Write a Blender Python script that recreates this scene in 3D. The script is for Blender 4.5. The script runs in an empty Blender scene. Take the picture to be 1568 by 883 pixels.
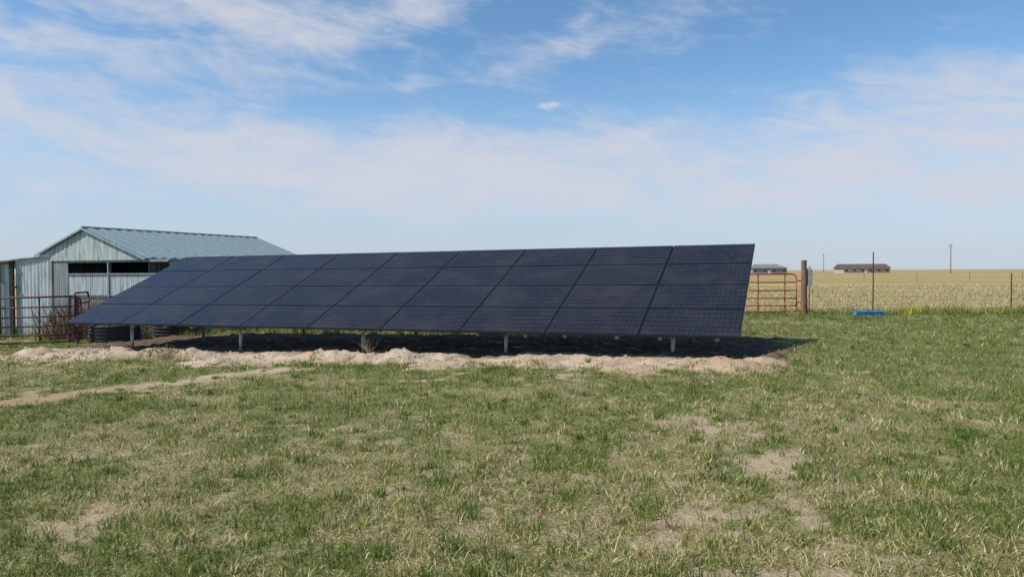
import bpy, math, random
import numpy as np
from mathutils import Vector, Matrix
random.seed(4); rng=np.random.default_rng(7)
scene=bpy.context.scene
CAMZ=1.58

# ------------------------------------------------------------ noise
_T=rng.random((256,256))
def vnoise(x,y,s=0):
    x=np.asarray(x,float)+s*17.3; y=np.asarray(y,float)+s*9.7
    xi=np.floor(x).astype(int); yi=np.floor(y).astype(int)
    fx=x-xi; fy=y-yi; fx=fx*fx*(3-2*fx); fy=fy*fy*(3-2*fy)
    a=_T[xi%256,yi%256]; b=_T[(xi+1)%256,yi%256]; c=_T[xi%256,(yi+1)%256]; d=_T[(xi+1)%256,(yi+1)%256]
    return (a*(1-fx)+b*fx)*(1-fy)+(c*(1-fx)+d*fx)*fy
def fbm(x,y,s=0,o=4):
    r=0;a=.5;t=0
    x=np.asarray(x,float); y=np.asarray(y,float)
    for i in range(o):
        r=r+a*vnoise(x*2**i,y*2**i,s+i*3); t+=a; a*=.55
    return r/t
def sstep(a,b,x):
    t=np.clip((np.asarray(x,float)-a)/(b-a),0,1); return t*t*(3-2*t)

# ------------------------------------------------------------ array frame (world metres)
BL=Vector((-11.0,17.45,.38)); BR=Vector((3.92,12.2,.43)); TR=Vector((5.35,15.63,2.16)); TL=Vector((-9.57,20.9,2.05))
E=np.array([.9433,-.332]); N=np.array([.332,.9433]); L=15.82
def uv_of(x,y):
    rx=np.asarray(x,float)-BL.x; ry=np.asarray(y,float)-BL.y
    return rx*E[0]+ry*E[1], rx*N[0]+ry*N[1]
def dirtmask(x,y):
    u,v=uv_of(x,y)
    n=fbm(np.asarray(x)*.9,np.asarray(y)*.9,5)-.5
    n2=fbm(np.asarray(x)*4,np.asarray(y)*4,8)-.5
    fl=1.35+.35*sstep(4,-1,u)
    d=np.minimum(np.minimum(v+fl,4.6-v),np.minimum(u+1.3,L+.85-u))+n*2.0+n2*1.0
    m=sstep(-.08,.16,d)
    return m,d
def trench(x,y):
    x=np.asarray(x,float); y=np.asarray(y,float)
    ax,ay,bx,by=-9.5,8.4,-4.2,12.9
    t=np.clip(((x-ax)*(bx-ax)+(y-ay)*(by-ay))/((bx-ax)**2+(by-ay)**2),0,1)
    d=np.hypot(x-ax-t*(bx-ax),y-ay-t*(by-ay))+(fbm(x*2.2,y*2.2,12)-.5)*.9
    return 1-sstep(.22,.58,d)
def gz(x,y):
    x=np.asarray(x,float); y=np.asarray(y,float)
    b=np.clip(-.026*(3.4-x),-.56,0)*(1-sstep(45,140,y))
    m,d=dirtmask(x,y)
    u,v=uv_of(x,y)
    lump=np.abs(fbm(x*2.6,y*2.6,3)-.5)*2
    h=m*(.01+.16*(fbm(x*1.1,y*1.1,2)-.42)*sstep(0,.6,d)+.10*(.35-lump)+.07*(fbm(x*8,y*8,13)-.5))
    h=h+m*.20*np.exp(-((v+.70+.9*(vnoise(u*.5,u*.13,22)-.5))/.36)**2)*np.clip(3.6*fbm(x*1.1,y*1.1,21)-1.45,0,1)
    near=1-sstep(25,60,y)
    h=h+near*(.05*(fbm(x*.5,y*.5,4)-.5)+.025*(fbm(x*3,y*3,6)-.5)*(1-m))
    return b+h
def bare(x,y):
    x=np.asarray(x,float); y=np.asarray(y,float)
    n=fbm(x*1.3,y*1.3,30,5)
    n3=fbm(x*4.2,y*4.2,33,4)
    bias=.13*np.exp(-(((x-2.2)/.5)**2+((y-6.2)/1.6)**2))+.13*np.exp(-(((x-1.4)/.5)**2+((y-3.9)/.6)**2))+.01*np.exp(-(((x+2.2)/3)**2+((y-4.2)/1.2)**2))
    bias=bias-.05*sstep(3.5,8,x)-.05*np.exp(-((y-9)/2)**2)+.08*np.exp(-((y-10.9)/.45)**2)+.01*sstep(8,3,np.hypot(x,y-3))
    return sstep(.585,.78,n*.36+n3*.66+bias)
def greenness(x,y):
    x=np.asarray(x,float); y=np.asarray(y,float)
    n=fbm(x*.45,y*.7,40)*.45+fbm(x*2.0,y*2.0,44)*.55
    g=sstep(.38,.60,n+.06*sstep(7,11,y)+.05*sstep(3,9,x)+.005)
    return g

# ------------------------------------------------------------ node helpers
def mat(name):
    m=bpy.data.materials.new(name); m.use_nodes=True
    nt=m.node_tree; b=nt.nodes['Principled BSDF']
    return m,nt,b
class NT:
    def __init__(s,nt): s.nt=nt
    def n(s,t,**k):
        q=s.nt.nodes.new(t)
        for a,v in k.items(): setattr(q,a,v)
        return q
    def link(s,a,b): s.nt.links.new(a,b)
    def inp(s,node,i,v):
        if isinstance(v,(int,float,tuple,list)): node.inputs[i].default_value=v
        else: s.link(v,node.inputs[i])
    def math(s,op,a,b=None,c=None,clamp=False):
        q=s.n('ShaderNodeMath',operation=op); q.use_clamp=clamp
        s.inp(q,0,a)
        if b is not None: s.inp(q,1,b)
        if c is not None: s.inp(q,2,c)
        return q.outputs[0]
    def mix(s,f,a,b,bt='MIX'):
        q=s.n('ShaderNodeMix',data_type='RGBA',blend_type=bt)
        s.inp(q,0,f)
        for i,v in ((6,a),(7,b)):
            if isinstance(v,(tuple,list)): q.inputs[i].default_value=tuple(v)[:3]+(1,)
            else: s.link(v,q.inputs[i])
        return q.outputs[2]
    def noise(s,vec,scale,detail=4,rough=.55,dist=0):
        q=s.n('ShaderNodeTexNoise'); s.link(vec,q.inputs['Vector'])
        q.inputs['Scale'].default_value=scale; q.inputs['Detail'].default_value=detail
        q.inputs['Roughness'].default_value=rough; q.inputs['Distortion'].default_value=dist
        return q.outputs[0]
    def rng(s,v,a,b,c=0,d=1):
        q=s.n('ShaderNodeMapRange'); q.interpolation_type='SMOOTHSTEP'
        s.link(v,q.inputs[0])
        for i,k in enumerate((a,b,c,d)): q.inputs[i+1].default_value=k
        return q.outputs[0]
    def mapping(s,vec,sc=(1,1,1),rot=(0,0,0)):
        q=s.n('ShaderNodeMapping'); s.link(vec,q.inputs[0]); q.inputs['Scale'].default_value=sc; q.inputs['Rotation'].default_value=rot
        return q.outputs[0]
    def bump(s,h,b,strength=.5,dist=.02):
        q=s.n('ShaderNodeBump'); s.link(h,q.inputs['Height']); q.inputs['Strength'].default_value=strength; q.inputs['Distance'].default_value=dist
        s.link(q.outputs[0],b.inputs['Normal'])

def simple(name,c1,c2,scale=6,rough=.7,metal=0,stretch=(1,1,1),bump=.2,spec=.5):
    m,nt,b=mat(name); t=NT(nt)
    tc=t.n('ShaderNodeTexCoord').outputs['Object']
    v=t.mapping(tc,stretch)
    n=t.noise(v,scale,6,.6)
    f=t.rng(n,.35,.65)
    t.link(t.mix(f,c1,c2),b.inputs['Base Color'])
    b.inputs['Roughness'].default_value=rough; b.inputs['Metallic'].default_value=metal
    b.inputs['Specular IOR Level'].default_value=spec
    if bump: t.bump(n,b,bump,.01)
    return m

M_galv=simple('galvanized_steel',(.42,.44,.46),(.30,.32,.34),12,.45,.6)
M_clip=simple('dull_clip_metal',(.16,.16,.165),(.10,.10,.105),12,.5,.5,bump=0)
M_frame=simple('black_anodized',(.010,.010,.012),(.016,.016,.019),8,.45,.2,bump=0)
M_alum=simple('aluminium_rail',(.30,.31,.33),(.24,.25,.27),10,.4,.8,bump=0)
M_red=simple('red_gate_paint',(.42,.07,.05),(.26,.07,.05),9,.6)
M_rust=simple('rusty_gate',(.13,.045,.04),(.07,.035,.033),9,.75)
M_wood=simple('weathered_wood',(.27,.14,.09),(.12,.065,.045),7,.9,0,(6,6,.7),.6)
M_darkwood=simple('dark_wood',(.05,.04,.035),(.03,.025,.02),7,.9,0,(6,6,.7),.6)
M_pole=simple('utility_pole_wood',(.22,.18,.14),(.15,.12,.09),3,.9,bump=0)
M_green=simple('green_post_paint',(.03,.07,.05),(.02,.04,.035),10,.6,bump=0)
M_wire=simple('fence_wire',(.35,.34,.32),(.22,.18,.15),10,.5,.4,bump=0)
M_blue=simple('blue_plastic',(.03,.19,.50),(.05,.24,.58),3,.55,bump=0)
M_stick=simple('dead_brush',(.13,.075,.05),(.22,.15,.10),3,.95,bump=0)
M_tank=simple('dark_rubber',(.018,.018,.02),(.04,.038,.036),6,.8)
M_interior=simple('shed_interior',(.03,.03,.03),(.02,.02,.02),2,.9,bump=0)
M_box=simple('grey_box',(.40,.40,.38),(.3,.3,.29),6,.6,bump=0)
M_rock=simple('rock',(.50,.42,.33),(.34,.27,.20),9,.9)
M_hroof=simple('brown_roof',(.13,.085,.08),(.09,.065,.06),.5,.8,bump=0)
M_hwall=simple('tan_siding',(.42,.38,.30),(.36,.32,.26),.5,.8,bump=0)
M_hroof2=simple('grey_roof',(.20,.21,.22),(.15,.16,.17),.5,.8,bump=0)
M_hwall2=simple('grey_green_siding',(.26,.27,.24),(.22,.23,.21),.5,.8,bump=0)
M_win=simple('window_glass',(.03,.04,.05),(.02,.02,.03),2,.1,bump=0)
M_trim=simple('white_trim',(.7,.7,.68),(.6,.6,.58),2,.6,bump=0)

def corr_mat(name,c1,c2,c3,rust=.0,metal=.35,rough=.5,base_z=None):
    m,nt,b=mat(name); t=NT(nt)
    tc=t.n('ShaderNodeTexCoord').outputs['Object']
    n1=t.noise(t.mapping(tc,(1.2,1.2,.35)),2.2,6,.65)
    n2=t.noise(t.mapping(tc,(9,9,.5)),1.5,5,.7)
    c=t.mix(t.rng(n1,.38,.62),c1,c2)
    c=t.mix(t.rng(n2,.42,.62),c,c3)
    n3=t.noise(t.mapping(tc,(4,4,.7)),2.2,7,.72)
    c=t.mix(t.math('MULTIPLY',t.rng(n3,.50,.66),rust),c,(.19,.13,.10))
    n4=t.noise(t.mapping(tc,(14,14,.25)),1.0,4,.7)
    c=t.mix(t.math('MULTIPLY',t.rng(n4,.5,.7),.4),c,(.14,.17,.18))
    if base_z is not None:
        sz=t.n('ShaderNodeSeparateXYZ'); t.link(tc,sz.inputs[0])
        f=t.rng(t.math('ADD',sz.outputs[2],t.math('MULTIPLY',n2,.5)),base_z,base_z+.9,.65,0)
        c=t.mix(f,c,(.20,.17,.14))
    t.link(c,b.inputs['Base Color']); b.inputs['Metallic'].default_value=metal
    r=t.rng(n1,.3,.7,rough-.1,rough+.15); t.link(r,b.inputs['Roughness'])
    return m
M_roof=corr_mat('corrugated_roof_metal',(.29,.38,.40),(.20,.28,.30),(.38,.45,.45),.35)
M_wallA=corr_mat('corrugated_wall_light',(.42,.49,.50),(.28,.34,.36),(.52,.57,.57),.6,.1,.5,-.5)
M_wallB=corr_mat('corrugated_wall_grey',(.24,.26,.27),(.16,.18,.19),(.30,.32,.33),.4,.15,.5,-.5)
M_gable=corr_mat('gable_sheet',(.38,.46,.44),(.25,.32,.31),(.48,.54,.51),.8,.1)

# ------------------------------------------------------------ mesh builder
class B:
    def __init__(s): s.v=[];s.f=[];s.uv=None
    def quad(s,a,b,c,d):
        i=len(s.v); s.v+= [tuple(a),tuple(b),tuple(c),tuple(d)]; s.f.append((i,i+1,i+2,i+3))
    def tri(s,a,b,c):
        i=len(s.v); s.v+= [tuple(a),tuple(b),tuple(c)]; s.f.append((i,i+1,i+2))
    def hexa(s,p):
        i=len(s.v); s.v+=[tuple(q) for q in p]
        for f in ((3,2,1,0),(4,5,6,7),(0,1,5,4),(1,2,6,5),(2,3,7,6),(3,0,4,7)): s.f.append(tuple(i+k for k in f))
    def box(s,x0,x1,y0,y1,z0,z1,fr=None):
        p=[(x0,y0,z0),(x1,y0,z0),(x1,y1,z0),(x0,y1,z0),(x0,y0,z1),(x1,y0,z1),(x1,y1,z1),(x0,y1,z1)]
        if fr: p=[fr(*q) for q in p]
        s.hexa(p)
    def tube(s,p0,p1,r,n=8,r1=None):
        p0=Vector(p0);p1=Vector(p1); d=p1-p0
        if d.length<1e-6: return
        d.normalize(); a=d.orthogonal().normalized(); b=d.cross(a); r1=r if r1 is None else r1
        i=len(s.v)
        for k in range(n):
            t=2*math.pi*k/n; o=a*math.cos(t)+b*math.sin(t)
            s.v.append(tuple(p0+o*r)); s.v.append(tuple(p1+o*r1))
        for k in range(n):
            j=(k+1)%n; s.f.append((i+2*k,i+2*j,i+2*j+1,i+2*k+1))
        s.f.append(tuple(i+2*k for k in range(n-1,-1,-1))); s.f.append(tuple(i+2*k+1 for k in range(n)))
    def poly(s,pts,r,n=8):
        for a,b in zip(pts[:-1],pts[1:]): s.tube(a,b,r,n)
    def obj(s,name,m,parent=None,smooth=False):
        me=bpy.data.meshes.new(name); me.from_pydata(s.v,[],s.f); me.update()
        o=bpy.data.objects.new(name,me); scene.collection.objects.link(o)
        me.materials.append(m)
        if smooth:
            me.polygons.foreach_set('use_smooth',[True]*len(me.polygons))
        if parent: o.parent=parent
        return o
def empty(name):
    o=bpy.data.objects.new(name,None); scene.collection.objects.link(o); o.empty_display_size=.2; return o
def G(x,y): return float(gz(x,y))

# ------------------------------------------------------------ ground
def axis(lo,hi,step,far0,far1):
    mid=list(np.arange(lo,hi,step))
    out=[];d=step;p=mid[-1]
    while p<far1: d*=1.16; p+=d; out.append(p)
    inn=[];d=step;p=lo
    while p>far0: d*=1.16; p-=d; inn.append(p)
    return np.array(inn[::-1]+mid+out)
xs=axis(-14.5,13.5,.06,-4000,4000); ys=axis(2.6,24,.05,-60,6000)
X,Y=np.meshgrid(xs,ys); Z=gz(X,Y)
nx,ny=len(xs),len(ys)
co=np.stack([X,Y,Z],-1).reshape(-1,3).astype(np.float32)
idx=np.arange(nx*ny).reshape(ny,nx)
fc=np.stack([idx[:-1,:-1],idx[:-1,1:],idx[1:,1:],idx[1:,:-1]],-1).reshape(-1,4)
def fastmesh(name,co,fc,k,smooth=True):
    me=bpy.data.meshes.new(name); me.vertices.add(len(co)); me.vertices.foreach_set('co',co.astype(np.float32).ravel())
    me.loops.add(fc.size); me.loops.foreach_set('vertex_index',fc.ravel().astype(np.int32))
    me.polygons.add(len(fc)); me.polygons.foreach_set('loop_start',(np.arange(len(fc))*k).astype(np.int32))
    me.polygons.foreach_set('loop_total',np.full(len(fc),k,np.int32))
    if smooth: me.polygons.foreach_set('use_smooth',np.ones(len(fc),bool))
    me.update(); me.validate()
    o=bpy.data.objects.new(name,me); scene.collection.objects.link(o); return o
ground=fastmesh('ground',co,fc,4)
x_,y_=co[:,0],co[:,1]
dm,_=dirtmask(x_,y_); dm=np.maximum(dm,trench(x_,y_)*.8)
att=ground.data.attributes.new('msk','FLOAT_COLOR','POINT')
def fieldm(x,y): return sstep(-.3,.5,y-25.4-(fbm(x*.6,y*.6,60)-.5)*1.0)
col=np.stack([dm,greenness(x_,y_),bare(x_,y_),fieldm(x_,y_)],-1).astype(np.float32)
att.data.foreach_set('color',col.ravel())
u_,v_=uv_of(x_,y_)
soil_shade=sstep(-.05,.75,v_+(fbm(x_*1.3,y_*1.3,90)-.5)*2.2)*sstep(-.3,.3,dm)  # under-array mask: array shade painted into the soil colour
at2=ground.data.attributes.new('painted_shade','FLOAT','POINT'); at2.data.foreach_set('value',soil_shade.astype(np.float32))
m,nt,b=mat('ground_soil_grass'); t=NT(nt)
a=t.n('ShaderNodeAttribute',attribute_name='msk'); sp=t.n('ShaderNodeSeparateColor'); t.link(a.outputs['Color'],sp.inputs[0])
a2=t.n('ShaderNodeAttribute',attribute_name='painted_shade')
tc=t.n('ShaderNodeTexCoord').outputs['Object']
nf=t.noise(tc,38,5,.7); nm=t.noise(tc,7,5,.65); nl=t.noise(tc,1.1,4,.6)
soil=t.mix(t.rng(nm,.3,.7),(.45,.34,.21),(.34,.26,.16)); soil=t.mix(t.rng(nf,.35,.7),soil,(.52,.42,.28))
thatch=t.mix(t.rng(nf,.4,.62),(.17,.135,.06),(.42,.36,.19))
grn=t.mix(t.rng(nf,.38,.62),(.065,.09,.020),(.20,.225,.065))
grass=t.mix(t.math('MULTIPLY',sp.outputs[1],.75),thatch,grn)
c=t.mix(sp.outputs[2],grass,soil)
dirt=t.mix(t.rng(nm,.3,.7),(.60,.47,.34),(.44,.335,.235)); dirt=t.mix(t.rng(nf,.45,.72),dirt,(.66,.54,.42))
dirt=t.mix(t.math('MULTIPLY',t.rng(nl,.42,.62),.65),dirt,(.38,.28,.185))
sxyz=t.n('ShaderNodeSeparateXYZ'); t.link(tc,sxyz.inputs[0])
dirt=t.mix(t.math('MULTIPLY',t.rng(sxyz.outputs[1],10.0,12.6,1,0),.8),dirt,(.42,.27,.15))
shaded_soil=t.mix(t.rng(nm,.35,.65),(.15,.105,.075),(.075,.053,.038))  # grey-brown soil, darkened further to paint in the array's shade
dirt=t.mix(t.math('MULTIPLY',a2.outputs['Fac'],.93),dirt,shaded_soil)
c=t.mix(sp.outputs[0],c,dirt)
fs=t.noise(t.mapping(tc,(.010,.07,1)),1.0,6,.7); ff=t.noise(t.mapping(tc,(.5,.9,1)),1.0,5,.7)
fld=t.mix(t.rng(fs,.38,.62),(.45,.36,.17),(.33,.25,.11)); fld=t.mix(t.math('MULTIPLY',t.rng(ff,.4,.7),.45),fld,(.50,.43,.24))
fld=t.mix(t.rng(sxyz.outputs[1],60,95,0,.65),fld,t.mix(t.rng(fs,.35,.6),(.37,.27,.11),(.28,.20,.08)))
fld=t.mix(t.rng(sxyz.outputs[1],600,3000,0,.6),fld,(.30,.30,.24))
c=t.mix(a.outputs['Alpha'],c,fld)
t.link(c,b.inputs['Base Color']); b.inputs['Roughness'].default_value=.95; b.inputs['Specular IOR Level'].default_value=.15
hb=t.math('ADD',t.math('MULTIPLY',nm,.6),t.math('MULTIPLY',nf,.4)); t.bump(hb,b,1.0,.07)
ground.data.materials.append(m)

# ------------------------------------------------------------ grass blades
def make_blades(name,px,py,h,w,lean,colr,curve=.5,mat_=None):
    n=len(px); pz=gz(px,py)-.004
    az=rng.random(n)*2*np.pi; fa=rng.random(n)*np.pi
    dx,dy=np.cos(az),np.sin(az); wx,wy=np.cos(fa)*w/2,np.sin(fa)*w/2
    l1=lean*(1-curve*.5); l2=lean*(1+curve*.6)
    mx=px+dx*h*.5*np.sin(l1); my=py+dy*h*.5*np.sin(l1); mz=pz+h*.5*np.cos(l1)
    tx=mx+dx*h*.5*np.sin(l2); ty=my+dy*h*.5*np.sin(l2); tz=np.maximum(mz+h*.5*np.cos(l2),pz+.004)
    V=np.empty((n,5,3),np.float32)
    V[:,0]=np.stack([px-wx,py-wy,pz],-1); V[:,1]=np.stack([px+wx,py+wy,pz],-1)
    V[:,2]=np.stack([mx+wx*.8,my+wy*.8,mz],-1); V[:,3]=np.stack([mx-wx*.8,my-wy*.8,mz],-1)
    V[:,4]=np.stack([tx,ty,tz],-1)
    base=(np.arange(n)*5)[:,None]
    F=np.concatenate([base+np.array([[0,1,2]]),base+np.array([[0,2,3]]),base+np.array([[3,2,4]])],1).reshape(-1,3)
    o=fastmesh(name,V.reshape(-1,3),F,3,False)
    at=o.data.attributes.new('bc','FLOAT_COLOR','POINT')
    C=np.ones((n,5,4),np.float32); C[:,:,:3]=colr[:,None,:]
    at.data.foreach_set('color',C.ravel()); o.data.materials.append(mat_); return o
m,nt,b=mat('grass_blades'); t=NT(nt)
a=t.n('ShaderNodeAttribute',attribute_name='bc'); t.link(a.outputs['Color'],b.inputs['Base Color'])
b.inputs['Roughness'].default_value=.6; b.inputs['Specular IOR Level'].default_value=.25
tr=t.n('ShaderNodeBsdfTranslucent'); t.link(a.outputs['Color'],tr.inputs[0]); ms=t.n('ShaderNodeMixShader'); ms.inputs[0].default_value=.3
t.link(b.outputs[0],ms.inputs[1]); t.link(tr.outputs[0],ms.inputs[2]); t.link(ms.outputs[0],nt.nodes['Material Output'].inputs[0])
M_blade=m
def pick(n,g,off):
    pal=np.array([(.10,.165,.026),(.175,.23,.045),(.30,.305,.08),(.56,.48,.22),(.68,.60,.34),(.38,.29,.14)])
    pg=np.array([.37,.32,.16,.07,.04,.04]); ps=np.array([.06,.11,.17,.31,.21,.14])
    P=g[:,None]*pg+(1-g[:,None])*ps; C=np.cumsum(P,1); C/=C[:,-1:]
    k=(rng.random(n)[:,None]>C).sum(1); k=np.clip(k,0,5)
    return np.minimum(pal[k]*(.7+.6*rng.random((n,1)))*off[:,None],.8),k
NT_=54000
yy=(rng.random(NT_)*(math.sqrt(25.6)-math.sqrt(2.9))+math.sqrt(2.9))**2
xx=(rng.random(NT_)*2-1)*(yy*.84+.7)
br=bare(xx,yy); dmm,_=dirtmask(xx,yy); trn=trench(xx,yy)
keep=(rng.random(NT_)>np.clip(br*.90,0,1))&(rng.random(NT_)>dmm*.985)&(rng.random(NT_)>trn*.93)
keep&=(rng.random(NT_)<-.15+2.0*fbm(xx*3.5,yy*3.5,70))
xx,yy=xx[keep],yy[keep]; K=11
r=(.02+.045*rng.random((len(xx),1)))*np.sqrt(rng.random((len(xx),K)))*(1+yy[:,None]*.04)
th=rng.random((len(xx),K))*2*np.pi
px=(xx[:,None]+r*np.cos(th)).ravel(); py=(yy[:,None]+r*np.sin(th)).ravel()
th_=np.repeat(.5+1.2*rng.random(len(xx))**1.6,K); n=len(px)
g=np.clip(greenness(px,py)+np.repeat(.8*(rng.random(len(xx))-.5),K),0,1)
off=np.repeat(.68+.55*rng.random(len(xx)),K)
cc,k=pick(n,g,off)
h=(.03+.055*rng.random(n)**1.5)*th_*(1+.25*sstep(10,24,py))
w=(.0030+.0024*rng.random(n))*(1+py*.07)
lean=np.where(k>=3,.5+.95*rng.random(n),.15+.9*rng.random(n))
make_blades('lawn_grass',px,py,h,w,lean,cc,.5,M_blade)

wx,wy,wh,wc=[],[],[],[]
def tuft(x,y,hh,n,rad,colr):
    a_=rng.random(n)*2*np.pi; r_=rad*np.sqrt(rng.random(n))
    wx.append(x+r_*np.cos(a_)); wy.append(y+r_*np.sin(a_)); wh.append(hh*(.5+.7*rng.random(n)))
    wc.append(np.array(colr)[None,:]*(.7+.6*rng.random((n,1))))
cnt=0
while cnt<480:
    u=rng.random()*(L+2)-1; v=-1.2+rng.normal()*.45
    x=BL.x+E[0]*u+N[0]*v; y=BL.y+E[1]*u+N[1]*v
    dd=float(dirtmask(x,y)[1])
    if dd>.1+.6*rng.random()**2 or dd<-.5: continue
    cnt+=1
    tuft(x,y,.03+.09*rng.random()**2,16,.12,[(.14,.19,.04),(.24,.25,.07),(.44,.38,.17)][rng.integers(3)])
for i in range(900):
    x=9.3+rng.random()*26; y=24.7+rng.random()*1.3+.02*(x-10)*1.5
    tuft(x,y,.12+.20*rng.random(),14,.14,[(.15,.19,.045),(.28,.28,.07),(.38,.34,.12),(.46,.39,.17)][rng.integers(4)])
for i in range(260):
    x=6+rng.random()*20; y=22.3+rng.random()*2.6
    tuft(x,y,.08+.12*rng.random(),12,.12,[(.11,.18,.035),(.17,.22,.05)][rng.integers(2)])
for i in range(60):
    x=13.5+rng.random()*16; y=24.4+rng.random()*.8
    tuft(x,y,.3+.2*rng.random(),30,.18,[(.44,.40,.08),(.19,.22,.05)][rng.integers(2)])
for i in range(500):
    x=-17+rng.random()*22; y=21.0+rng.random()*4-.33*(x+9.5)*.8
    tuft(x,y,.10+.18*rng.random(),14,.15,[(.12,.18,.035),(.18,.23,.05),(.30,.29,.10)][rng.integers(3)])
for i in range(600):
    y=3.3+15*rng.random()**1.4; x=(rng.random()*2-1)*(y*.8)
    if float(dirtmask(x,y)[0])>.2: continue
    tuft(x,y,.05+.06*rng.random(),30,.05+.07*rng.random(),[(.08,.14,.025),(.11,.18,.03),(.18,.23,.05),(.32,.32,.09),(.58,.51,.28)][rng.integers(5)])
px=np.concatenate(wx);py=np.concatenate(wy);h=np.concatenate(wh);cc=np.concatenate(wc);n=len(px)
make_blades('weeds',px,py,h,.004+.0006*py+.002*rng.random(n),.1+.9*rng.random(n),cc,.6,M_blade)
n=120000
py=25.7+45*rng.random(n)**1.9; px=-6+rng.random(n)*(py*.95+12)
f=fbm(px*.15,py*.5,80); kp=rng.random(n)<.25+f; px,py=px[kp],py[kp]; n=len(px)
pal=np.array([(.54,.45,.23),(.46,.37,.18),(.60,.53,.32),(.38,.29,.14),(.27,.27,.12)])
cc=pal[rng.choice(5,n,p=[.34,.26,.20,.12,.08])]*(.75+.4*rng.random((n,1)))
make_blades('field_grass',px,py,.07+.15*rng.random(n),.010+.0006*py,.2+.8*rng.random(n),cc,.6,M_blade)

sx,sy=[],[]
for (ax,ay,bx,by) in ((.82,4.48,1.02,4.56),(1.02,4.56,1.12,4.46),(.15,4.75,.22,4.95)):
    q=rng.random(60); sx.append(ax+(bx-ax)*q+rng.normal(size=60)*.02); sy.append(ay+(by-ay)*q+rng.normal(size=60)*.02)
sx=np.concatenate(sx); sy=np.concatenate(sy); n=len(sx)
make_blades('spray_marking',sx,sy,.03+.03*rng.random(n),np.full(n,.0045),.6+.8*rng.random(n),np.tile([.40,.15,.19],(n,1))*(.7+.6*rng.random((n,1))),.5,M_blade)

# ------------------------------------------------------------ solar array
arr=empty('solar_panel_array')
def P(s,q):
    return (BL*(1-s)+BR*s)*(1-q)+(TL*(1-s)+TR*s)*q
def nrm(s,q):
    return ((BR-BL)).cross(P(s,1)-P(s,0)).normalized()
fr=B(); gl=B(); uvs=[]; pid=[]
gs=.008/L; gq=.006/4.1; ins=.014/L; inq=.012/4.1
for i in range(9):
    for j in range(4):
        s0,s1=i/9+gs,(i+1)/9-gs; q0,q1=j/4+gq,(j+1)/4-gq
        nn=nrm(.5,.5); dz=nn*(random.uniform(-.002,.002))
        top=[P(s0,q0)+dz,P(s1,q0)+dz,P(s1,q1)+dz,P(s0,q1)+dz]; bot=[p-nn*.035 for p in top]
        fr.hexa(bot+top)
        a0,a1,b0,b1=s0+ins,s1-ins,q0+inq,q1-inq
        g4=[P(a0,b0),P(a1,b0),P(a1,b1),P(a0,b1)]
        g4=[p+dz+nn*(.003+.0025*random.random()) for p in g4]
        gl.quad(*g4); uvs+= [(0,0),(1,0),(1,1),(0,1)]; pid.append(random.random())
for i in range(1,9):
    e=(BR-BL).normalized()*.03; a0=P(i/9,.004)-nn*.038; a1=P(i/9,.996)-nn*.038
    fr.hexa([a0-e-nn*.02,a0+e-nn*.02,a1+e-nn*.02,a1-e-nn*.02,a0-e,a0+e,a1+e,a1-e])
fr.obj('panel_frames',M_frame,arr)
m,nt,b=mat('solar_cell_glass'); t=NT(nt)
uvn=t.n('ShaderNodeUVMap',uv_map='UVMap').outputs[0]; s3=t.n('ShaderNodeSeparateXYZ'); t.link(uvn,s3.inputs[0])
def gridline(src,num,wid):
    f=t.math('FRACT',t.math('MULTIPLY',src,num)); d=t.math('ABSOLUTE',t.math('SUBTRACT',f,.5))
    return t.rng(d,.5-wid*1.6,.5-wid*.6)
lx=gridline(s3.outputs[0],18,.055); ly=gridline(s3.outputs[1],6,.045)
bus=gridline(s3.outputs[1],18,.14)
pidn=t.n('ShaderNodeAttribute',attribute_name='pid').outputs['Fac']
tc=t.n('ShaderNodeTexCoord').outputs['Object']
nn_=t.noise(tc,.35,3,.5); nb=t.noise(tc,1.3,3,.6)
cx=t.math('FLOOR',t.math('MULTIPLY',s3.outputs[0],18)); cy=t.math('FLOOR',t.math('MULTIPLY',s3.outputs[1],6))
cb=t.n('ShaderNodeCombineXYZ'); t.link(cx,cb.inputs[0]); t.link(cy,cb.inputs[1]); t.link(t.math('MULTIPLY',pidn,97),cb.inputs[2])
wn=t.n('ShaderNodeTexWhiteNoise'); t.link(cb.outputs[0],wn.inputs[0])
cell=t.mix(t.rng(nn_,.3,.7),(.010,.011,.018),(.017,.016,.020)); cell=t.mix(t.math('MULTIPLY',pidn,.6),cell,(.009,.010,.021))
cell=t.mix(t.math('MULTIPLY',wn.outputs[0],.28),cell,(.034,.033,.038))
c=t.mix(t.math('MULTIPLY',bus,.28),cell,(.10,.10,.11))
c=t.mix(t.math('MULTIPLY',ly,.65),c,(.004,.004,.007)); c=t.mix(t.math('MULTIPLY',lx,.65),c,(.004,.004,.007))
c=t.mix(t.rng(nb,.4,.75,0,.14),c,(.10,.092,.085))
t.link(c,b.inputs['Base Color']); t.link(t.rng(nb,.3,.7,.15,.26),b.inputs['Roughness']); b.inputs['IOR'].default_value=1.30
o=gl.obj('panel_glass',m,arr); ul=o.data.uv_layers.new(name='UVMap')
ul.data.foreach_set('uv',np.array(uvs,np.float32).ravel())
at=o.data.attributes.new('pid','FLOAT','FACE'); at.data.foreach_set('value',np.array(pid,np.float32))
nn=nrm(.5,.5)
rl=B()
for i in range(9):
    for f in (.22,.78):
        s=(i+f)/9; a0=P(s,.006)-nn*.065; a1=P(s,1.0)-nn*.065
        e=(BR-BL).normalized()*.02; up=nn*.028
        rl.hexa([a0-e-up,a0+e-up,a1+e-up,a1-e-up,a0-e+up,a0+e+up,a1+e+up,a1-e+up])
rl.obj('mounting_rails',M_alum,arr)
pp=B(); fm=B()
for q in (.14,.74):
    pp.tube(P(.01,q)-nn*.13,P(.99,q)-nn*.13,.036,10)
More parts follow.
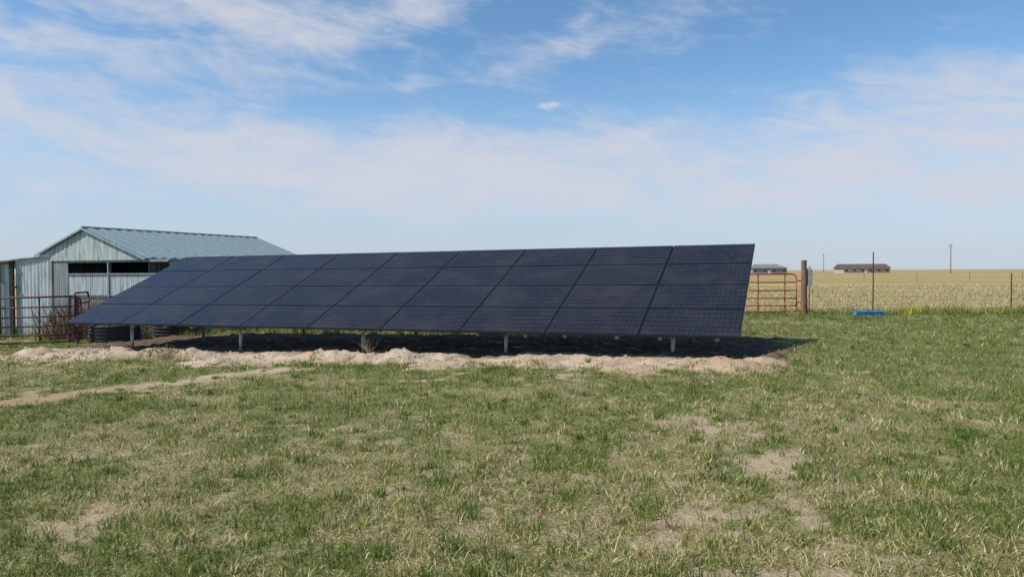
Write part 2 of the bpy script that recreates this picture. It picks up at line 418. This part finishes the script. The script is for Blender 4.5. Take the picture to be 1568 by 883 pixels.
for s in (.095,.302,.507,.714,.922):
    for q in (.14,.74):
        top=P(s,q)-nn*.13; g_=G(top.x,top.y)
        pp.tube((top.x,top.y,g_-.3),top+Vector((0,0,.02)),.037,12)
        fm.tube(top-Vector((0,0,.09)),top+Vector((0,0,.05)),.05,10)
        fm.tube(top-(BR-BL).normalized()*.08,top+(BR-BL).normalized()*.08,.046,10)
        fm.tube(top,top+nn*.06,.03,8)
    b0=P(s,.74)-nn*.13; b1=Vector((b0.x,b0.y,G(b0.x,b0.y)+.25))
    pp.tube(P(s,.45)-nn*.08,b1,.018,8)
pp.obj('support_pipes',M_galv,arr,True); fm.obj('pipe_fittings',M_clip,arr)
cl=B()
for i in range(9):
    for f in (.22,.78):
        c0=P((i+f)/9,.003)-nn*.055
        e=(BR-BL).normalized()*.035; up=nn*.04; d=(TR-BR).normalized()*.02
        cl.hexa([c0-e-up-d,c0+e-up-d,c0+e-up+d,c0-e-up+d,c0-e+up*.4-d,c0+e+up*.4-d,c0+e+up*.4+d,c0-e+up*.4+d])
cl.obj('rail_end_clips',M_clip,arr)
wr=B()
for k in range(24):
    s=.05+.9*k/24; a0=P(s,.05)-nn*.07; b0=P(s+.9/24,.05)-nn*.07
    mdp=(a0+b0)/2-Vector((0,0,.02+.05*random.random())); wr.tube(a0,mdp,.006,5); wr.tube(mdp,b0,.006,5)
wr.obj('wiring',M_frame,arr)

# ------------------------------------------------------------ barn
barn=empty('metal_barn')
a_=math.radians(22); C0=Vector((-14.35,24.0,0)); ex=Vector((math.cos(a_),-math.sin(a_),0)); ey=Vector((math.sin(a_),math.cos(a_),0))
def F(x,y,z): return C0+ex*x+ey*y+Vector((0,0,z))
def corr(name,p0,u,v,m,pitch=.12,amp=.012,parent=barn,top=None,w0=0):
    u=Vector(u);v=Vector(v);p0=Vector(p0); nrm_=u.cross(v).normalized(); n=max(2,int(u.length/pitch*4)); bb=B()
    for i in range(n+1):
        f=i/n; d=nrm_*amp*math.sin(2*math.pi*f*u.length/pitch)
        q=p0+u*f+d; tp=q+v*(1 if top is None else top(f))
        bb.v+=[tuple(q),tuple(tp)]
    for i in range(n): bb.f.append((2*i,2*i+2,2*i+3,2*i+1))
    return bb.obj(name,m,parent,True)
zr,zl,zrr=3.10,2.22,2.05; wl,wr_=2.36,2.87; LEN=8.0; zg=-.62
rr_l=F(wr_,-.15,zrr)-F(0,-.15,zr); ll_l=F(-wl,-.15,zl)-F(0,-.15,zr)
corr('roof_right',F(0,-.15,zr+.03),ey*(LEN+.3),rr_l,M_roof,.42,.018)
corr('roof_left',F(0,-.15,zr+.03),ey*(LEN+.3),ll_l,M_roof,.42,.018)
rb=B(); rb.tube(F(0,-.16,zr+.04),F(0,LEN+.16,zr+.04),.035,8); rb.obj('ridge_cap',M_roof,barn)
rb=B()
for (xa,za,xb,zb) in ((0,zr,wr_,zrr),(0,zr,-wl,zl)):
    rb.hexa([F(xa,-.17,za-.05),F(xb,-.17,zb-.05),F(xb,-.14,zb-.05),F(xa,-.14,za-.05),F(xa,-.17,za+.02),F(xb,-.17,zb+.02),F(xb,-.14,zb+.02),F(xa,-.14,za+.02)])
rb.obj('rake_trim',M_roof,barn)
tot=wl+wr_; GB=2.02
def gt(f):
    x=-wl+f*tot
    return ((zr-(zr-zl)*(-x/wl)) if x<0 else (zr-(zr-zrr)*(x/wr_)))-GB-.02
corr('gable_sheet',F(-wl+.02,-.05,GB),ex*(tot-.04),Vector((0,0,1)),M_gable,.22,.008,top=lambda f:max(.001,gt(f)))
corr('front_wall_corner',F(-1.70,0,zg),ex*.80,Vector((0,0,2.06-zg)),M_wallB,.10,.012)
corr('front_wall_low',F(-.9,0.02,.86),ex*4.5,Vector((0,0,.70)),M_wallA,.10,.012)
corr('front_wall_base',F(-.9,0.05,zg),ex*4.5,Vector((0,0,1.50)),M_wallB,.10,.012)
corr('front_wall_header',F(-.9,0.0,1.95),ex*4.6,Vector((0,0,.09)),M_wallB,.10,.008)
bb=B(); bb.box(1.0,1.05,-.02,.1,zg,1.95,F); bb.box(-.9,3.6,-.03,.06,1.55,1.59,F); bb.box(-1.73,-1.66,-.04,.04,zg,2.06,F); bb.box(-.9,3.6,-.03,.0,.84,.87,F)
bb.obj('wall_framing',M_wallB,barn)
corr('side_wall_right',F(wr_-.15,0.1,zg),ey*LEN,Vector((0,0,zrr-zg)),M_wallB,.2,.012)
corr('side_wall_left',F(-1.72,0.1,zg),ey*LEN,Vector((0,0,zl-zg-.1)),M_wallB,.2,.012)
corr('rear_wall',F(-1.72,LEN,zg),ex*(wr_+1.57),Vector((0,0,zrr-zg)),M_wallB,.2,.012)
corr('rear_gable',F(-wl+.02,LEN+.05,GB),ex*(tot-.04),Vector((0,0,1)),M_gable,.22,.008,top=lambda f:max(.001,gt(f)))
bb=B(); bb.box(-1.6,2.6,2.2,2.3,zg,2.2,F); bb.box(-1.6,2.6,.25,2.2,2.0,2.03,F); bb.obj('interior_partition',M_interior,barn)
bb=B(); bb.box(2.87,3.75,.0,2.6,2.0,2.04,F); bb.obj('side_wing_roof',M_roof,barn)
corr('side_wing_wall',F(3.68,.06,zg),ey*2.5,Vector((0,0,2.6)),M_wallB,.2,.012)
bb=B(); bb.box(2.75,3.6,1.8,1.85,zg,1.98,F); bb.obj('wing_partition',M_interior,barn)
Yc=24.62; x80=-15.93
corr('annex_wall',(x80-1.42,Yc+.25,zg),Vector((1.42,-.25,0)),Vector((0,0,1)),M_wallA,.14,.012,top=lambda f:2.67+.12*f)
corr('annex_wall_far',(x80-5.5,Yc+.45,zg),Vector((3.95,-.2,0)),Vector((0,0,1)),M_wallA,.14,.012,top=lambda f:2.25+.30*f)
bb=B(); bb.box(x80-1.57,x80-1.44,Yc+.12,Yc+.22,zg,2.05); bb.box(x80-2.0,x80-1.94,Yc+.15,Yc+.22,zg,1.95); bb.box(x80-1.44,x80-1.36,Yc+.08,Yc+.2,1.1,1.16);bb.obj('annex_posts',M_darkwood,barn)
bb=B(); bb.hexa([(x80-5.5,Yc+.1,1.75),(x80-1.5,Yc+.05,2.02),(x80-1.5,Yc+5,2.02),(x80-5.5,Yc+5,1.75),(x80-5.5,Yc+.1,1.79),(x80-1.5,Yc+.05,2.06),(x80-1.5,Yc+5,2.06),(x80-5.5,Yc+5,1.79)])
bb.obj('annex_roof',M_hroof2,barn)
bb=B(); bb.hexa([(x80-1.5,Yc+.15,2.07),(x80-.0,Yc-.06,2.19),(x80+.1,Yc+5,2.19),(x80-1.5,Yc+5,2.07),(x80-1.5,Yc+.15,2.10),(x80-.0,Yc-.06,2.22),(x80+.1,Yc+5,2.22),(x80-1.5,Yc+5,2.10)])
bb.obj('annex_roof_upper',M_roof,barn)

# ------------------------------------------------------------ gates
def gate(name,p0,p1,hgt,nr,m,r=.022,lift=.12,verts=(.5,)):
    g=empty(name); p0=Vector(p0);p1=Vector(p1); bb=B(); cr=.16
    d=(p1-p0); Ld=d.length; d.normalize(); up=Vector((0,0,1))
    def Q(x,z): return p0+d*x+up*(lift+z)
    H=hgt
    pts=[]
    for (cx,cz,a0) in ((cr,cr,math.pi),(Ld-cr,cr,1.5*math.pi),(Ld-cr,H-cr,0),(cr,H-cr,.5*math.pi)):
        for k in range(6):
            t_=a0+k/5*math.pi/2; pts.append(Q(cx+cr*math.cos(t_),cz+cr*math.sin(t_)))
    pts.append(pts[0]); bb.poly(pts,r,8)
    bb.obj('outer_frame',m,g,True); bb=B()
    for k in range(1,nr-1):
        f=(k/(nr-1))**1.12; z=H*f; bb.tube(Q(.0,z),Q(Ld,z),r*.85,8)
    bb.obj('rails',m,g,True); bb=B()
    for v in verts: bb.box(-.02,.02,-.008-r,.008-r,0,H,lambda x,y,z,v=v:Q(v*Ld+x,z)+d.cross(up)*y)
    if verts: bb.obj('braces',m,g)
    return g
gate('red_livestock_gate',(6.3,25.7,G(6.3,25.7)),(10.02,25.05,0),1.34,6,M_red,.026,.10,(.33,.66,.9))
gate('rusty_livestock_gate',(-14.35,19.75,-.47),(-12.32,20.3,-.44),1.28,6,M_rust,.028,.10,(.5,.86))
gate('rusty_livestock_gate',(-17.6,19.3,-.52),(-14.5,19.7,-.47),1.28,6,M_rust,.028,.10,(.5,))
gate('rusty_livestock_gate',(-12.75,21.4,-.42),(-12.45,20.2,-.42),1.35,6,M_rust,.028,.10,())
for (x,y,hh) in ((-14.42,19.7,1.42),(-12.4,20.25,1.3)):
    bb=B(); bb.tube((x,y,G(x,y)-.2),(x,y,G(x,y)+hh),.045,10); bb.tube((x,y,G(x,y)+hh),(x,y,G(x,y)+hh+.02),.05,10)
    bb.obj('steel_gate_post',M_rust)

post=empty('wooden_gate_post'); bb=B()
px_,py_=10.27,25.0; g0=G(px_,py_)
for k in range(8):
    z0=g0-.2+k*.265; o0=Vector((random.uniform(-.01,.01),random.uniform(-.01,.01),0))
    bb.tube(Vector((px_,py_,z0))+o0,Vector((px_,py_,z0+.266))+o0*.5,.115-.003*k,14)
bb.obj('post',M_wood,post)
bb=B(); bb.box(px_+.11,px_+.27,py_-.07,py_+.05,1.02,1.62)
bb.tube((px_+.19,py_,1.02),(px_+.19,py_,.1),.02,8); bb.tube((px_+.19,py_-.01,1.62),(px_+.19,py_-.01,1.72),.03,8)
bb.obj('utility_box',M_box,post)
bb=B()
for z in (.45,1.2): bb.tube((px_-.24,py_+.03,z),(px_-.08,py_,z),.02,8)
bb.obj('hinges',M_rust,post)

fence=empty('wire_fence'); bb=B()
def fy(x): return 25.0+.115*(x-10.3)
X1=44
zs=[.08,.2,.33,.47,.62,.78,.95,1.1]
xs_=list(np.arange(10.4,X1,2.2))
for z in zs:
    for a0,b0 in zip(xs_[:-1],xs_[1:]):
        s1=.02*math.sin(a0*1.3+z*5); s2=.02*math.sin(b0*1.3+z*5)
        bb.tube((a0,fy(a0),z+s1),(b0,fy(b0),z+s2),.0036,4)
x=10.4
while x<34:
    bb.tube((x,fy(x),.06),(x+.02*math.sin(x*7),fy(x),.95),.003,3); x+=.2
bb.obj('woven_wire',M_wire,fence)
bb=B()
for x,hh in ((12.85,2.2),(18.2,1.42),(22.6,1.4),(27,1.4),(31.5,1.4),(36,1.4)):
    r_=.02
    bb.box(x-r_,x+r_,fy(x)-.004,fy(x)+.004,-.3,hh); bb.box(x-.004,x+.004,fy(x)-.03,fy(x),-.3,hh)
bb.obj('t_posts',M_green,fence)
bb=B()
for k in range(26):
    x=32+k*7; y=92+.02*x; bb.tube((x,y,-.1),(x,y,1.2),.04,6)
for z in (.5,.85,1.15): bb.tube((25,92.5,z),(210,96.5,z),.010,4)
bb.obj('field_fence',M_pole)

tr_=empty('blue_feed_trough'); bb=B(); x0,x1,y0,y1=11.75,12.72,24.25,24.5; z0=G(12,24.3)+.03
bb.box(x0,x1,y0,y0+.02,z0,z0+.12); bb.box(x0,x1,y1-.02,y1,z0,z0+.12); bb.box(x0,x0+.02,y0+.02,y1-.02,z0,z0+.12); bb.box(x1-.02,x1,y0+.02,y1-.02,z0,z0+.12)
bb.box(x0+.02,x1-.02,y0+.02,y1-.02,z0,z0+.02); bb.obj('basin',M_blue,tr_)
bb=B(); bb.box(x0-.02,x1+.02,y0-.02,y0-.001,z0+.095,z0+.125); bb.box(x0-.02,x1+.02,y1+.001,y1+.02,z0+.095,z0+.125); bb.obj('rim',M_blue,tr_)

def lathe(name,c,prof,m,n=40,parent=None):
    bb=B()
    for (r_,z) in prof:
        for k in range(n):
            t_=2*math.pi*k/n; bb.v.append((c[0]+r_*math.cos(t_),c[1]+r_*math.sin(t_),c[2]+z))
    for i in range(len(prof)-1):
        for k in range(n):
            j=(k+1)%n; bb.f.append((i*n+k,i*n+j,(i+1)*n+j,(i+1)*n+k))
    return bb.obj(name,m,parent,True)
prof=[(.30,.04),(.60,.0)]
for k in range(5): prof+=[(.66,.03+k*.1),(.70,.06+k*.1),(.66,.10+k*.1)]
prof+=[(.62,.52),(.58,.50),(.57,.08),(.0,.06)]
lathe('ribbed_stock_tank',(-11.75,21.0,G(-11.75,21)-.02),prof,M_tank)
lathe('ribbed_stock_tank',(-10.35,21.9,G(-10.35,21.9)-.02),prof,M_tank)
bb=B()
for k in range(560):
    x=random.uniform(-14.6,-11.6); y=random.uniform(21.6,23.0); g_=-.5
    hh=random.uniform(.6,1.6)*(1-.2*abs(x+13.2)/1.6)
    d=Vector((random.gauss(0,.35),random.gauss(0,.3),1)).normalized(); p=Vector((x,y,g_)); 
    mm=p+d*hh*.6; e_=mm+(d+Vector((random.gauss(0,.35),random.gauss(0,.3),0)))*hh*.4
    bb.tube(p,mm,.014,4,.009); bb.tube(mm,e_,.009,4,.003)
bb.obj('brush_pile',M_stick)

M_dw=simple('dry_weed_stem',(.36,.27,.15),(.25,.18,.09),4,.9,bump=0)
for (cx,cy,sz) in ((-3.0,14.85,.42),(1.3,12.2,.14),(-9.3,17.2,.16),(4.75,12.6,.15)):
    bb=B(); g_=G(cx,cy)
    for k in range(22):
        d=Vector((random.gauss(0,.55),random.gauss(0,.4),.8+random.random()*.6)).normalized(); p=Vector((cx,cy,g_))
        mm=p+d*sz*random.uniform(.3,.6); bb.tube(p,mm,.005,4,.003)
        for q in range(3):
            e_=mm+(d+Vector((random.gauss(0,.5),random.gauss(0,.5),random.gauss(0,.3))))*sz*.3; bb.tube(mm,e_,.003,3,.0015)
    bb.obj('dry_weed',M_dw)
bb=B()
for k in range(600):
    u=random.uniform(-.8,L+.5); v=random.gauss(-.5,.8)
    x=BL.x+E[0]*u+N[0]*v; y=BL.y+E[1]*u+N[1]*v; r_=random.uniform(.008,.028)*(1.9 if random.random()<.09 else 1)
    z=G(x,y)+r_*.2; i=len(bb.v)
    pts=[(1,0,0),(-1,0,0),(0,1,0),(0,-1,0),(0,0,.8),(0,0,-.6)]
    bb.v+=[(x+p[0]*r_*random.uniform(.7,1.3),y+p[1]*r_*random.uniform(.7,1.3),z+p[2]*r_) for p in pts]
    for f in ((0,2,4),(2,1,4),(1,3,4),(3,0,4),(2,0,5),(1,2,5),(3,1,5),(0,3,5)): bb.f.append(tuple(i+q for q in f))
bb.obj('dirt_clods',M_rock)

# ------------------------------------------------------------ distant houses
def house(name,x0,x1,y,d,hw,hr,mw,mr,hip=True,base=0):
    h_=empty(name); bb=B(); bb.box(x0,x1,y,y+d,base-.2,base+hw); bb.obj('walls',mw,h_)
    bb=B(); o=.5; A=[(x0-o,y-o,base+hw),(x1+o,y-o,base+hw),(x1+o,y+d+o,base+hw),(x0-o,y+d+o,base+hw)]
    k=3 if hip else 0; r0=(x0-o+k,y+d/2,base+hr); r1=(x1+o-k,y+d/2,base+hr)
    bb.quad(A[0],A[1],r1,r0); bb.quad(A[2],A[3],r0,r1); bb.tri(A[1],A[2],r1); bb.tri(A[3],A[0],r0)
    bb.obj('roof',mr,h_)
    bb=B(); n=int((x1-x0)/3.2)
    for i in range(n):
        xx_=x0+1.2+i*(x1-x0-2.4)/max(1,n-1); bb.box(xx_-.55,xx_+.55,y-.06,y-.01,base+.9,base+1.6)
    bb.obj('windows',M_win,h_)
    bb=B(); bb.box(x0+(x1-x0)*.45,x0+(x1-x0)*.45+1,y-.12,y-.07,base,base+1.5); bb.obj('door',M_trim,h_)
house('ranch_house',139.9,159.5,300,9,2.1,4.0,M_hwall,M_hroof,False,.0)
house('ranch_house',101.5,116.0,300,10,2.4,4.1,M_hwall2,M_hroof2,True,.0)
def upole(x,y,h_):
    p=empty('utility_pole'); bb=B(); bb.tube((x,y,-.5),(x,y,h_),.20,8,.13); bb.obj('pole',M_pole,p)
    bb=B(); bb.box(x-.8,x+.8,y-.08,y+.08,h_-.9,h_-.75); bb.obj('crossarm',M_pole,p)
upole(154.2,250,10.4); upole(166.5,380,10.2); upole(128,420,6.5)

# ------------------------------------------------------------ light + sky
sun_dir=Vector((-.94,-.34,0)).normalized(); el=math.radians(49)
sd=Vector((sun_dir.x*math.cos(el),sun_dir.y*math.cos(el),math.sin(el)))
sl=bpy.data.lights.new('sun','SUN'); sl.energy=5.0; sl.angle=math.radians(.53); sl.color=(1,.94,.84)
so=bpy.data.objects.new('sun',sl); scene.collection.objects.link(so); so.rotation_euler=sd.to_track_quat('Z','Y').to_euler(); so.location=(-20,-10,30)
w=bpy.data.worlds.new('World'); scene.world=w; w.use_nodes=True; nt=w.node_tree; t=NT(nt)
bg=nt.nodes['Background']; sky=t.n('ShaderNodeTexSky',sky_type='NISHITA'); sky.sun_disc=False
sky.sun_elevation=el; sky.sun_rotation=math.atan2(sun_dir.x,sun_dir.y); sky.altitude=1500; sky.air_density=1.0; sky.dust_density=.6; sky.ozone_density=1.6
tc=t.n('ShaderNodeTexCoord').outputs['Generated']; s3=t.n('ShaderNodeSeparateXYZ'); t.link(tc,s3.inputs[0])
az=t.math('ARCTAN2',s3.outputs[0],s3.outputs[1]); e_=t.math('ARCSINE',s3.outputs[2])
def cloudnoise(sa,se,sc,rot,det,dist,off,ro=.6):
    cb=t.n('ShaderNodeCombineXYZ'); t.link(az,cb.inputs[0]); t.link(e_,cb.inputs[1]); cb.inputs[2].default_value=off
    v=t.mapping(cb.outputs[0],(1,1,1),(0,0,rot)); v=t.mapping(v,(sa,se,1))
    return t.noise(v,sc,det,ro,dist)
n1=cloudnoise(1.0,2.8,4.0,-.06,9,.35,1.3); n2=cloudnoise(1.0,3.0,9,.15,8,.7,5.1,.58); n3=cloudnoise(1,2.6,24,.2,6,.6,9)
def gau(a0,e0,sa,se,wt,tilt=0):
    da=t.math('SUBTRACT',az,a0); de=t.math('SUBTRACT',t.math('SUBTRACT',e_,e0),t.math('MULTIPLY',da,tilt))
    q=t.math('ADD',t.math('POWER',t.math('ABSOLUTE',t.math('DIVIDE',da,sa)),2.0),t.math('POWER',t.math('ABSOLUTE',t.math('DIVIDE',de,se)),2.0))
    return t.math('MULTIPLY',t.math('EXPONENT',t.math('MULTIPLY',q,-1.0)),wt)
gs_=[(-.32,.325,.15,.045,.50,-.1),(-.13,.355,.07,.025,.36,0),(-.60,.28,.22,.05,.34,-.12),(-.45,.165,.42,.055,.44,-.05),(.04,.175,.20,.033,.42,.05),
     (.50,.19,.26,.055,.46,.08),(.25,.105,.35,.035,.34,.03),(.08,.30,.20,.025,.28,.22),(.7,.12,.3,.05,.38,0),(-.1,.12,.5,.05,.20,0)]
mk=None
for g_ in gs_:
    v=gau(*g_); mk=v if mk is None else t.math('ADD',mk,v)
d=t.math('ADD',t.math('MULTIPLY',n1,.52),t.math('MULTIPLY',n2,.48)); d=t.math('ADD',d,t.math('MULTIPLY',t.math('SUBTRACT',n3,.5),.16))
d=t.math('ADD',t.math('MULTIPLY',t.math('SUBTRACT',d,.5),1.95),.5)
d=t.math('ADD',d,t.math('MINIMUM',mk,.50))
al=t.rng(d,.48,1.18,0,.92)
puff=t.rng(t.math('ADD',gau(.052,.226,.032,.008,.7),t.math('MULTIPLY',t.math('SUBTRACT',n3,.5),1.3)),.30,.75,0,.8)
puff2=t.rng(t.math('ADD',gau(-.51,.128,.02,.004,.6),t.math('MULTIPLY',t.math('SUBTRACT',n3,.5),1.4)),.3,.7,0,.35)
al=t.math('MAXIMUM',al,t.math('MAXIMUM',puff,puff2))
haze=t.rng(e_,-.02,.30,.92,0)
skyc=t.mix(1.0,sky.outputs[0],(.86,1.10,1.17),'MULTIPLY')
c=t.mix(haze,skyc,(3.75,4.15,5.0)); c=t.mix(al,c,(4.65,4.80,5.4))
t.link(c,bg.inputs[0]); bg.inputs[1].default_value=.135

# ------------------------------------------------------------ camera
cd=bpy.data.cameras.new('camera'); cd.sensor_width=36; cd.lens=25.0; cd.clip_start=.05; cd.clip_end=12000
cam=bpy.data.objects.new('camera',cd); scene.collection.objects.link(cam)
pitch=math.radians(-1.37); roll=math.radians(.30)
cam.matrix_world=Matrix.Translation((0,0,CAMZ))@Matrix.Rotation(math.pi/2+pitch,4,'X')@Matrix.Rotation(-roll,4,'Z')
scene.camera=cam
scene.view_settings.view_transform='Standard'; scene.view_settings.look='None'; scene.view_settings.exposure=0
